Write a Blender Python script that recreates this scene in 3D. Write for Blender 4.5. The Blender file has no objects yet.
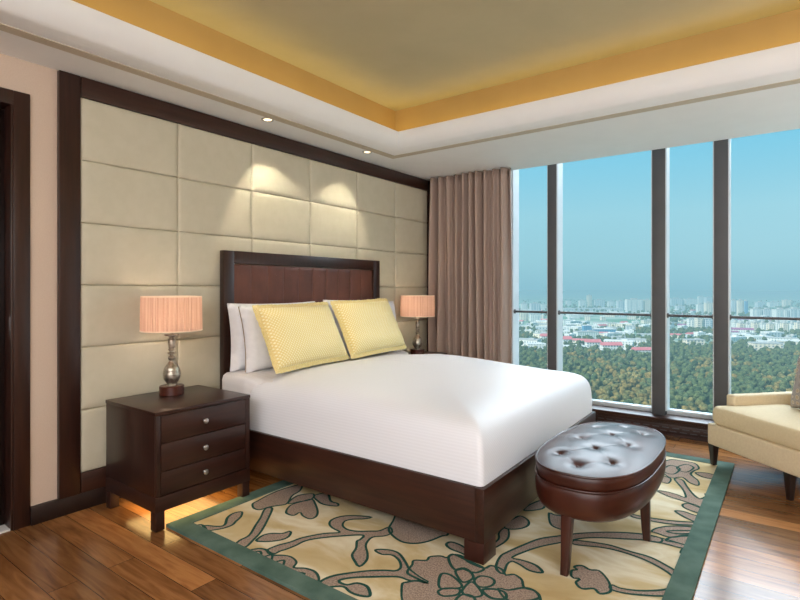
import bpy, bmesh, math, random
from mathutils import Vector, Matrix, noise
random.seed(7)
SC = bpy.context.scene
COL = SC.collection
PI = math.pi

# ------------------------------------------------------------------ colour / material helpers
def lin(c):
    return tuple(((v/255)/12.92 if v/255 <= 0.04045 else ((v/255+0.055)/1.055)**2.4) for v in c) + (1.0,)

def base_mat(name, col, rough=0.5, metal=0.0, spec=0.5):
    m = bpy.data.materials.new(name); m.use_nodes = True
    nt = m.node_tree; b = nt.nodes['Principled BSDF']
    b.inputs['Base Color'].default_value = lin(col)
    b.inputs['Roughness'].default_value = rough
    b.inputs['Metallic'].default_value = metal
    b.inputs['Specular IOR Level'].default_value = spec
    return m, nt, b

def N(nt, t, **kw):
    n = nt.nodes.new(t)
    for k, v in kw.items():
        if k in n.inputs.keys(): n.inputs[k].default_value = v
        else: setattr(n, k, v)
    return n

def ramp(nt, stops, interp='LINEAR'):
    r = nt.nodes.new('ShaderNodeValToRGB'); cr = r.color_ramp; cr.interpolation = interp
    while len(cr.elements) < len(stops): cr.elements.new(0.5)
    for e, (p, c) in zip(cr.elements, stops):
        e.position = p; e.color = lin(c) if len(c) == 3 else c
    return r

def coords(nt, kind='Object', scale=(1, 1, 1), rot=(0, 0, 0), loc=(0, 0, 0)):
    if kind == 'World':
        g = nt.nodes.new('ShaderNodeNewGeometry'); out = g.outputs['Position']
    else:
        g = nt.nodes.new('ShaderNodeTexCoord'); out = g.outputs[kind]
    mp = N(nt, 'ShaderNodeMapping'); mp.inputs['Scale'].default_value = scale
    mp.inputs['Rotation'].default_value = rot; mp.inputs['Location'].default_value = loc
    nt.links.new(out, mp.inputs['Vector'])
    return mp.outputs['Vector']

def bump(nt, b, sock, strength=0.2, dist=0.01):
    bp = N(nt, 'ShaderNodeBump'); bp.inputs['Strength'].default_value = strength; bp.inputs['Distance'].default_value = dist
    nt.links.new(sock, bp.inputs['Height']); nt.links.new(bp.outputs['Normal'], b.inputs['Normal'])

def noisy(name, c1, c2, scale=8, rough=0.6, bumpst=0.0, stretch=(1, 1, 1), detail=4, kind='World', spec=0.5, lo=0.35, hi=0.65, bdist=0.004, metal=0.0):
    m, nt, b = base_mat(name, c1, rough, metal, spec)
    v = coords(nt, kind, stretch)
    n = N(nt, 'ShaderNodeTexNoise', Scale=scale, Detail=detail)
    nt.links.new(v, n.inputs['Vector'])
    r = ramp(nt, [(lo, c1), (hi, c2)])
    nt.links.new(n.outputs['Fac'], r.inputs['Fac']); nt.links.new(r.outputs['Color'], b.inputs['Base Color'])
    if bumpst: bump(nt, b, n.outputs['Fac'], bumpst, bdist)
    return m

def wood(name, c1, c2, grain=(3, 30, 30), rough=0.35, spec=0.5, kind='World', bs=0.05):
    return noisy(name, c1, c2, 3.0, rough, bs, grain, 6, kind, spec, 0.3, 0.7, 0.002)

# ------------------------------------------------------------------ mesh helpers
class MB:
    def __init__(self): self.bm = bmesh.new(); self.mi = 0
    def _set(self, faces):
        for f in faces: f.material_index = self.mi
    def box(self, x0, x1, y0, y1, z0, z1, bev=0.0, seg=2):
        bm = bmesh.new()
        bmesh.ops.create_cube(bm, size=1)
        for v in bm.verts:
            v.co = Vector(((x0+x1)/2 + v.co.x*(x1-x0), (y0+y1)/2 + v.co.y*(y1-y0), (z0+z1)/2 + v.co.z*(z1-z0)))
        if bev: bmesh.ops.bevel(bm, geom=bm.edges[:], offset=bev, segments=seg, affect='EDGES', profile=0.5)
        self.merge(bm); return self
    def merge(self, bm, M=None):
        if M is not None: bm.transform(M)
        vm = {}
        for v in bm.verts: vm[v] = self.bm.verts.new(v.co)
        for f in bm.faces:
            try:
                nf = self.bm.faces.new([vm[v] for v in f.verts]); nf.material_index = self.mi
            except ValueError: pass
        bm.free()
    def poly(self, pts):
        f = self.bm.faces.new([self.bm.verts.new(p) for p in pts]); f.material_index = self.mi; return self
    def rings(self, rs, close=True, cap0=False, cap1=False, loop=False):
        """quads between successive rings of points"""
        V = [[self.bm.verts.new(p) for p in r] for r in rs]
        n = len(V[0]); L = len(V)
        for i in range(L if loop else L-1):
            a, b = V[i], V[(i+1) % L]
            for j in range(n if close else n-1):
                k = (j+1) % n
                self._set([self.bm.faces.new((a[j], a[k], b[k], b[j]))])
        if cap0: self._set([self.bm.faces.new(V[0][::-1])])
        if cap1: self._set([self.bm.faces.new(V[-1])])
        return self
    def lathe(self, prof, c=(0, 0, 0), n=48, cap0=True, cap1=True):
        rs = [[(c[0]+r*math.cos(2*PI*j/n), c[1]+r*math.sin(2*PI*j/n), c[2]+z) for j in range(n)] for r, z in prof]
        return self.rings(rs, True, cap0, cap1)
    def tube(self, pts, r, n=8, closed=False):
        pts = [Vector(p) for p in pts]; rs = []; L = len(pts); up = Vector((0, 0, 1))
        for i, p in enumerate(pts):
            a = pts[(i-1) % L] if (closed or i > 0) else p
            b = pts[(i+1) % L] if (closed or i < L-1) else p
            t = (b-a).normalized()
            s = t.cross(up)
            s = Vector((1, 0, 0)) if s.length < 1e-4 else s.normalized()
            u = s.cross(t)
            rr = r[i] if isinstance(r, (list, tuple)) else r
            rs.append([p + s*math.cos(2*PI*j/n)*rr + u*math.sin(2*PI*j/n)*rr for j in range(n)])
        return self.rings(rs, True, not closed, not closed, closed)
    def build(self, name, mats, parent=None, loc=(0, 0, 0), smooth=35, M=None):
        if M is not None: self.bm.transform(M)
        bmesh.ops.recalc_face_normals(self.bm, faces=self.bm.faces[:])
        me = bpy.data.meshes.new(name); self.bm.to_mesh(me); self.bm.free()
        for m in (mats if isinstance(mats, (list, tuple)) else [mats]): me.materials.append(m)
        if smooth:
            me.polygons.foreach_set('use_smooth', [True]*len(me.polygons))
            me.set_sharp_from_angle(angle=math.radians(smooth))
        o = bpy.data.objects.new(name, me); COL.objects.link(o); o.location = loc
        if parent is not None: o.parent = parent
        return o

def rrect(x0, x1, y0, y1, r, z, n=6):
    r = max(min(r, (x1-x0)/2-1e-4, (y1-y0)/2-1e-4), 1e-4); pts = []
    for cx, cy, a0 in ((x1-r, y1-r, 0), (x0+r, y1-r, 90), (x0+r, y0+r, 180), (x1-r, y0+r, 270)):
        for k in range(n+1):
            a = math.radians(a0+90*k/n); pts.append((cx+r*math.cos(a), cy+r*math.sin(a), z))
    return pts
def dense(pts, step):
    out = []; L = len(pts)
    for i in range(L):
        a, b = Vector(pts[i]), Vector(pts[(i+1) % L]); k = max(1, int((b-a).length/step))
        for j in range(k): out.append(tuple(a.lerp(b, j/k)))
    return out

def tag(o, label=None, cat=None, group=None, kind=None):
    if label: o['label'] = label
    if cat: o['category'] = cat
    if group: o['group'] = group
    if kind: o['kind'] = kind
    return o
def empty(name, loc=(0, 0, 0), rz=0, **kw):
    o = bpy.data.objects.new(name, None); COL.objects.link(o); o.empty_display_size = 0.1
    o.location = loc; o.rotation_euler = (0, 0, rz); tag(o, **kw); return o
def copy_tree(o, parent=None):
    c = o.copy(); COL.objects.link(c)
    if parent is not None: c.parent = parent
    for ch in list(o.children): copy_tree(ch, c)
    return c
def struct(o): o['kind'] = 'structure'; return o
def light(name, kind, loc, energy, col, parent=None, rot=(0, 0, 0), **kw):
    l = bpy.data.lights.new(name, kind); l.energy = energy; l.color = col
    for k, v in kw.items(): setattr(l, k, v)
    o = bpy.data.objects.new(name, l); COL.objects.link(o); o.location = loc; o.rotation_euler = rot
    if parent is not None: o.parent = parent
    return o
def smoothstep(t): t = max(0, min(1, t)); return t*t*(3-2*t)

# ------------------------------------------------------------------ camera
cam = bpy.data.cameras.new('camera'); cam.sensor_width = 36; cam.lens = 525.24/800*36
cam.shift_y = -(300-289.256)/800; cam.clip_end = 60000; cam.clip_start = 0.05
CAM = bpy.data.objects.new('camera', cam); COL.objects.link(CAM)
CAM.location = (3.3693, -5.1527, 1.3); CAM.rotation_euler = (PI/2, 0, math.radians(36.613))
SC.camera = CAM
SC.view_settings.view_transform = 'Standard'
try: SC.view_settings.look = 'None'
except Exception: pass
SC.view_settings.exposure = 0.0

# ------------------------------------------------------------------ sky
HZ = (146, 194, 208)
w = bpy.data.worlds.new('World'); SC.world = w; w.use_nodes = True
nt = w.node_tree; bg = nt.nodes['Background']
tc = N(nt, 'ShaderNodeTexCoord'); sx = N(nt, 'ShaderNodeSeparateXYZ'); nt.links.new(tc.outputs['Generated'], sx.inputs[0])
mr = N(nt, 'ShaderNodeMapRange'); mr.inputs['From Min'].default_value = -0.05; mr.inputs['From Max'].default_value = 0.45
nt.links.new(sx.outputs['Z'], mr.inputs['Value'])
rp = ramp(nt, [(0.0, HZ), (0.1, (146, 196, 211)), (0.2, (157, 207, 219)), (0.36, (160, 214, 228)), (0.62, (126, 207, 235)), (1.0, (96, 178, 226))])
nt.links.new(mr.outputs[0], rp.inputs['Fac']); nt.links.new(rp.outputs['Color'], bg.inputs['Color']); bg.inputs['Strength'].default_value = 1.0
# ------------------------------------------------------------------ materials
M = {}
M['wallpaper'] = noisy('wallpaper', (202, 180, 160), (207, 186, 167), 160, 0.8, 0.08, (1, 1, 1), 3)
M['paint'] = noisy('ceiling paint', (234, 235, 234), (236, 237, 236), 6, 0.8)
M['taupe'] = noisy('taupe paint', (188, 177, 158), (193, 182, 163), 6, 0.8)
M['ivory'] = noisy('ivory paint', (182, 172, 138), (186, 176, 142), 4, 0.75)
M['cove_tint'] = noisy('cove light tint', (178, 146, 88), (182, 150, 92), 4, 0.75)  # tray side: gold of the cove light put into the paint colour
M['dark_wood'] = wood('dark stained wood', (38, 20, 15), (54, 29, 21), (18, 18, 1.2), 0.32)
M['dark_wood_y'] = wood('dark stained wood, grain along wall', (40, 21, 15), (57, 30, 21), (18, 1.2, 18), 0.32)
M['dark_wood_x'] = wood('dark stained wood, grain along bed', (42, 22, 16), (60, 32, 22), (1.2, 18, 18), 0.34)
M['black_wood'] = wood('near black wood', (26, 16, 14), (34, 20, 17), (18, 18, 1.2), 0.3)
M['pad'] = noisy('cream leatherette', (195, 188, 165), (199, 192, 170), 14, 0.6, 0.05, (1, 1, 1), 4)
M['pad_seam'] = noisy('backing board', (140, 128, 104), (146, 134, 110), 14, 0.8)
M['steel'] = noisy('brushed steel', (200, 200, 200), (180, 180, 182), 30, 0.28, 0, (1, 1, 20), 3, metal=1.0)
M['marble'] = noisy('white marble', (230, 228, 224), (205, 204, 202), 9, 0.25, 0, (1, 1, 1), 8)
M['mullion'] = noisy('grey anodised aluminium', (78, 79, 83), (82, 83, 87), 5, 0.55, 0, (1, 1, 1), 2, metal=0.0)
M['alum'] = noisy('pale aluminium', (206, 213, 218), (212, 218, 223), 5, 0.4, 0, (1, 1, 1), 2, metal=0.0)
# glass
m = bpy.data.materials.new('window glass'); m.use_nodes = True; nt = m.node_tree; nt.nodes.clear()
o_ = N(nt, 'ShaderNodeOutputMaterial'); mx = N(nt, 'ShaderNodeMixShader'); tr = N(nt, 'ShaderNodeBsdfTransparent'); gl = N(nt, 'ShaderNodeBsdfGlossy')
tr.inputs['Color'].default_value = (0.97, 0.99, 1, 1); gl.inputs['Roughness'].default_value = 0.2
mx.inputs['Fac'].default_value = 0.005
nt.links.new(tr.outputs[0], mx.inputs[1]); nt.links.new(gl.outputs[0], mx.inputs[2]); nt.links.new(mx.outputs[0], o_.inputs['Surface'])
M['glass'] = m
# floor : walnut planks running away from the headboard wall
m, nt, b = base_mat('walnut plank floor', (120, 74, 44), 0.2)
v = coords(nt, 'World')
br = N(nt, 'ShaderNodeTexBrick'); br.offset = 0.37; br.offset_frequency = 2
for k, val in (('Color1', (0, 0, 0, 1)), ('Color2', (1, 1, 1, 1)), ('Mortar', (0.5, 0.5, 0.5, 1)), ('Scale', 1.0), ('Mortar Size', 0.0016), ('Brick Width', 1.3), ('Row Height', 0.125), ('Bias', 0.0)): br.inputs[k].default_value = val
nt.links.new(v, br.inputs['Vector'])
# per plank offset of the grain
vm = N(nt, 'ShaderNodeVectorMath', operation='MULTIPLY_ADD'); nt.links.new(br.outputs['Color'], vm.inputs[0]); vm.inputs[1].default_value = (7, 13, 3); nt.links.new(v, vm.inputs[2])
mp = N(nt, 'ShaderNodeMapping'); mp.inputs['Scale'].default_value = (0.9, 9, 1); nt.links.new(vm.outputs[0], mp.inputs['Vector'])
n1 = N(nt, 'ShaderNodeTexNoise', Scale=2.2, Detail=7, Distortion=1.6); nt.links.new(mp.outputs[0], n1.inputs['Vector'])
r1 = ramp(nt, [(0.22, (112, 70, 40)), (0.45, (162, 108, 64)), (0.62, (186, 130, 80)), (0.8, (144, 94, 54))]); nt.links.new(n1.outputs['Fac'], r1.inputs['Fac'])
rv = ramp(nt, [(0.0, (160, 160, 160)), (1.0, (255, 250, 240))]); nt.links.new(br.outputs['Color'], rv.inputs['Fac'])
mu = N(nt, 'ShaderNodeMix', data_type='RGBA', blend_type='MULTIPLY'); mu.inputs[0].default_value = 1
nt.links.new(r1.outputs['Color'], mu.inputs[6]); nt.links.new(rv.outputs['Color'], mu.inputs[7])
mm = N(nt, 'ShaderNodeMix', data_type='RGBA'); nt.links.new(br.outputs['Fac'], mm.inputs[0]); nt.links.new(mu.outputs[2], mm.inputs[6]); mm.inputs[7].default_value = lin((58, 32, 18))
nt.links.new(mm.outputs[2], b.inputs['Base Color'])
bump(nt, b, n1.outputs['Fac'], 0.06, 0.002)
M['floor'] = m

# ------------------------------------------------------------------ shell
H = 2.554
RX, RY = 6.4, -6.6           # far side wall, wall behind the camera
struct(MB().box(-1.6, RX+.2, RY-.2, 0.35, -0.2, 0.0).build('floor', M['floor'], smooth=0))
mb = MB()
mb.box(-0.2, 0, -4.12, 0.35, 0, 2.62); mb.box(-0.2, 0, -5.10, -4.12, 2.30, 2.62); mb.box(-0.2, 0, RY, -5.10, 0, 2.62)
struct(mb.build('wall_left', M['wallpaper'], smooth=0))
struct(MB().box(RX, RX+.2, RY, 0.35, 0, 2.62).build('wall_right', M['wallpaper'], smooth=0))
struct(MB().box(-0.2, RX+.2, RY-.2, RY, 0, 2.62).build('wall_back', M['wallpaper'], smooth=0))
struct(MB().box(0, .90, 0.05, 0.35, 0, H).build('wall_window_side', M['wallpaper'], smooth=0))
# dark passage behind the door
mb = MB(); mb.box(-1.5, -1.4, -5.3, -3.9, 0, 2.6); mb.box(-1.4, -.2, -5.3, -5.2, 0, 2.6); mb.box(-1.4, -.2, -4.0, -3.9, 0, 2.6); mb.box(-1.5, -.2, -5.3, -3.9, 2.5, 2.6)
struct(mb.build('wall_passage', M['black_wood'], smooth=0))
# ceiling: flat border, raised tray
B0 = (0.0, RX-0.5, RY+0.6, -0.84)    # base rectangle of the swept cove (x0,x1,y0,y1)
def loop(d, z, r=None):
    x0, x1, y0, y1 = B0
    return [(x0+d, y0+d, z), (x1-d, y0+d, z), (x1-d, y1-d, z), (x0+d, y1-d, z)]
mb = MB()
x0, x1, y0, y1 = B0; d = 0.31
mb.box(0, RX, y1-d, 0.0, H, 2.62); mb.box(0, .90, 0.0, .35, H, 2.62); mb.box(.90, RX, -.02, 0.0, 2.62, 2.76); mb.box(.90, RX, -.02, .35, 2.76, 2.84); mb.box(0, RX, RY, y0+d, H, 2.62)
mb.box(0, x0+d, y0+d, y1-d, H, 2.62); mb.box(x1-d, RX, y0+d, y1-d, H, 2.62)
struct(mb.build('ceiling', M['paint'], smooth=0))
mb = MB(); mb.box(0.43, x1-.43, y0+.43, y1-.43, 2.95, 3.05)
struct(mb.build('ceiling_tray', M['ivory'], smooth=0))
mb = MB(); mb.rings([loop(.43, 2.95), loop(.43, 2.66)]); struct(mb.build('ceiling_tray_side', M['cove_tint'], smooth=0))
mb = MB(); mb.mi = 1
mb.rings([loop(.31, H+.004), loop(.31, H-.004), loop(.385, H-.004), loop(.385, H)])
mb.mi = 0
prof = [(.385, H), (.40, H)]
for k in range(11):
    a = PI/2*k/10; prof.append((.40+.175*math.sin(a), H+.146-.146*math.cos(a)))
prof += [(.565, 2.705), (.55, 2.70), (.55, 2.665), (.43, 2.665)]
mb.rings([loop(a, z) for a, z in prof])
struct(mb.build('trim_1', [M['paint'], M['taupe']], smooth=30))

# skirting under the wallpaper and the padded wall
struct(MB().box(0, 0.026, -4.046, -0.02, 0, 0.102, .003).build('baseboard_left', M['black_wood']))
# door in the left wall
door = empty('door_1', (0, -4.6, 0)); struct(door)
mb = MB()
def casing(mb, x0, x1, ya, yb, zt, w):
    mb.box(x0, x1, yb-w, yb, 0, zt, .003); mb.box(x0, x1, ya, ya+w, 0, zt, .003); mb.box(x0, x1, ya+w, yb-w, zt-w, zt, .003)
casing(mb, -0.01, 0.014, -5.174+4.6, -4.046+4.6, 2.372, 0.078)
casing(mb, -0.2, 0.006, -5.115+4.6, -4.112+4.6, 2.315, 0.022)
mb.build('door_frame', M['dark_wood'], door)
dp = MB().box(-0.13, -0.085, -5.09+4.6, -4.135+4.6, 0.012, 2.285, .003)
for a, bb in ((.1, 1.0), (1.2, 2.2)): dp.box(-0.085, -0.08, -5.0+4.6, -4.36+4.6, a, bb, .002)
dpo = dp.build('door_panel', M['black_wood'], door)
MB().box(-0.085, -0.068, -4.215+4.6, -4.163+4.6, 1.02, 1.15, .006).build('handle', M['steel'], dpo)
struct(MB().box(-0.2, 0.0, -5.09, -4.135, 0, 0.01).build('floor_threshold', M['marble'], smooth=0))

# ------------------------------------------------------------------ padded wall panel behind the bed
wp = empty('wall_panel', (0, -1.96, 0), label='full height padded cream leatherette wall panel in dark wood frame behind the bed', cat='wall panel')
yo = 1.96
ya, cw, zt, rh = -3.795, .6128, 2.431, .3687
mb = MB(); mb.box(0, .034, ya-.116+yo, ya-.004+yo, .102, H-.006, .003); mb.build('stile', M['dark_wood'], wp)
mb = MB(); mb.box(0, .034, ya+6*cw+yo, -0.004+yo, .0, H-.006, .003); mb.build('stile', M['dark_wood'], wp)
mb = MB(); mb.box(0, .034, ya+yo, ya+6*cw+yo, zt, H-.006, .003); mb.build('top_rail', M['dark_wood_y'], wp)
mb = MB(); mb.box(0, .030, ya+yo, ya+6*cw+yo, .102, zt-6*rh, .003); mb.build('bottom_rail', M['dark_wood_y'], wp)
MB().box(0.0, .006, ya+yo, ya+6*cw+yo, zt-6*rh, zt).build('backing_board', M['pad_seam'], wp)
g = .0009
padm = None
for i in range(6):
    for j in range(6):
        if padm is None:
            mb = MB(); rs = []
            for ins, x in ((0, .004), (0, .018), (.002, .024), (.006, .0295), (.013, .034), (.03, .0375), (.07, .0395), (.12, .0405), (.178, .041)):
                rs.append([(x*.76, a, c) for a, c, _ in dense([(p[0], p[1], 0) for p in rrect(g+ins, cw-g-ins, g+ins, rh-g-ins, .006+ins*.3, 0, 3)], 99)])
            mb.rings(rs, True, False, True)
            o = mb.build('cushion_pad', M['pad'], wp); padm = o.data
        else:
            o = bpy.data.objects.new('cushion_pad', padm); COL.objects.link(o); o.parent = wp
        o.location = (0.0, ya+yo+i*cw, zt-(j+1)*rh)

# ------------------------------------------------------------------ window wall
def aper(x0, x1): return x0, x1
mull = [(1.38, 1.468), (2.36, 2.467), (2.846, 2.948), (3.86, 3.96), (4.86, 4.96), (5.86, 5.96)]
for k, (a, bb) in enumerate(mull):
    struct(MB().box(a, bb, .05, .23, .165, 2.76, .004).build('trim_%d' % (k+2), M['mullion']))
struct(MB().box(.90, .985, .05, .23, .165, 2.76, .004).build('trim_8', M['alum']))
bays = [(.985, 1.38)] + [(mull[i][1], mull[i+1][0]) for i in range(5)] + [(5.96, RX)]
for k, (a, bb) in enumerate(bays):
    c = (a+bb)/2; h = (bb-a)/2
    wn = empty('window_%d' % (k+1), (c, .2, 0)); struct(wn)
    mb = MB().box(-h, h, -.06, .02, .165, .205, .004); mb.box(-h, h, -.02, .02, 2.72, 2.76)
    mb.box(-h, -h+.010, -.135, .02, .205, 2.72); mb.box(h-.010, h, -.135, .02, .205, 2.72)  # pale strips over the mullion sides: sky light there put into colour
    mb.build('window_frame', M['alum'], wn)
    MB().box(-h+.010, h-.010, -.004, .004, .205, 2.72).build('pane', M['glass'], wn, smooth=0)
    mb = MB(); mb.tube([(-h+.002, -.10, 1.063), (h-.002, -.10, 1.063)], .0115, 12)
    gr = mb.build('guard_rail', M['mullion'], wn)
    for s in (-1, 1):
        MB().tube([(s*(h-.001), -.10, 1.063), (s*(h-.02), -.10, 1.063)], .023, 14).build('mounting_cup', M['mullion'], gr)
mb = MB(); mb.box(.90, RX, -.05, .3, .135, .165, .004); struct(mb.build('window_sill', M['dark_wood_x']))
mb = MB(); mb.box(.90, RX, .02, .3, 0, .135)
struct(mb.build('trim_9', M['dark_wood_x'], smooth=0))
# ventilation grille in the apron
gv = empty('vent_grille', (2.35, .02, .05), label='long slotted vent grille low in the dark wood panel under the windows', cat='vent')
MB().box(-1.3, 1.3, -.004, -.0005, -.03, .045, .001).build('grille_plate', M['dark_wood_x'], gv)
mb = MB()
for r_ in range(2):
    for k in range(32):
        x = -1.28+k*.08+r_*.02; mb.box(x, x+.055, -.0055, -.0038, -.012+r_*.028, -.004+r_*.028)
mb.build('slots', M['mullion'], gv)

# ------------------------------------------------------------------ curtain
mb = MB(); cols = []
nx, nz = 300, 26
for i in range(nx+1):
    u = i/nx; x = .085+u*.985; row = []
    for j in range(nz+1):
        t = j/nz; z = .012+t*(H-.018)
        ph = u*2*PI*10.5 + .8*math.sin(u*9+1) + .9*math.sin(u*5.1+2)*(1-t) + .5*math.sin(t*3+u*17)
        amp = .074*(.75+.45*math.sin(u*13+.7)) * (.8+.3*(1-t))
        y = -.165 + amp*math.sin(ph) + .020*math.sin(2*ph+1.1+2*t) + .006*math.sin(u*2*PI*31+3*t)
        row.append((x+.010*math.cos(ph+1), y, z))
    cols.append(row)
mb.rings(cols, False)
cu = mb.build('curtain', noisy('taupe curtain cloth', (172, 150, 138), (174, 152, 140), 300, 0.75, 0.05, (1, 1, 1), 2), smooth=60)
tag(cu, 'floor to ceiling taupe curtain gathered in the corner left of the windows', 'curtain')
sm = cu.modifiers.new('thickness', 'SOLIDIFY'); sm.thickness = .003

# ------------------------------------------------------------------ ceiling downlights
em = bpy.data.materials.new('warm lamp glow'); em.use_nodes = True
eb = em.node_tree.nodes['Principled BSDF']; eb.inputs['Emission Color'].default_value = lin((255, 226, 178)); eb.inputs['Emission Strength'].default_value = 3
M['glow'] = em
def downlight(y, aim, label):
    t = empty('ceiling_downlight', (.27, y, H), label=label, cat='ceiling light', group='recessed downlights over the padded wall')
    MB().lathe([(.030, .0), (.033, -.004), (.043, -.005), (.046, 0)], n=32, cap0=False, cap1=False).build('trim_ring', M['steel'], t)
    MB().lathe([(.030, -.0015), (.0001, -.0015)], n=24, cap0=False, cap1=False).build('lens', M['glow'], t)
    light('downlight_beam', 'SPOT', (0.0, 0, -.02), 26, (1, .90, .72), t, rot=(math.radians(aim), math.radians(-2), 0), spot_size=math.radians(88), spot_blend=.3, shadow_soft_size=.02)
downlight(-2.621, 20, 'round recessed downlight in the ceiling, nearer the left wall edge of the photo')
downlight(-1.482, -12, 'round recessed downlight in the ceiling, nearer the curtain corner')
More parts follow.
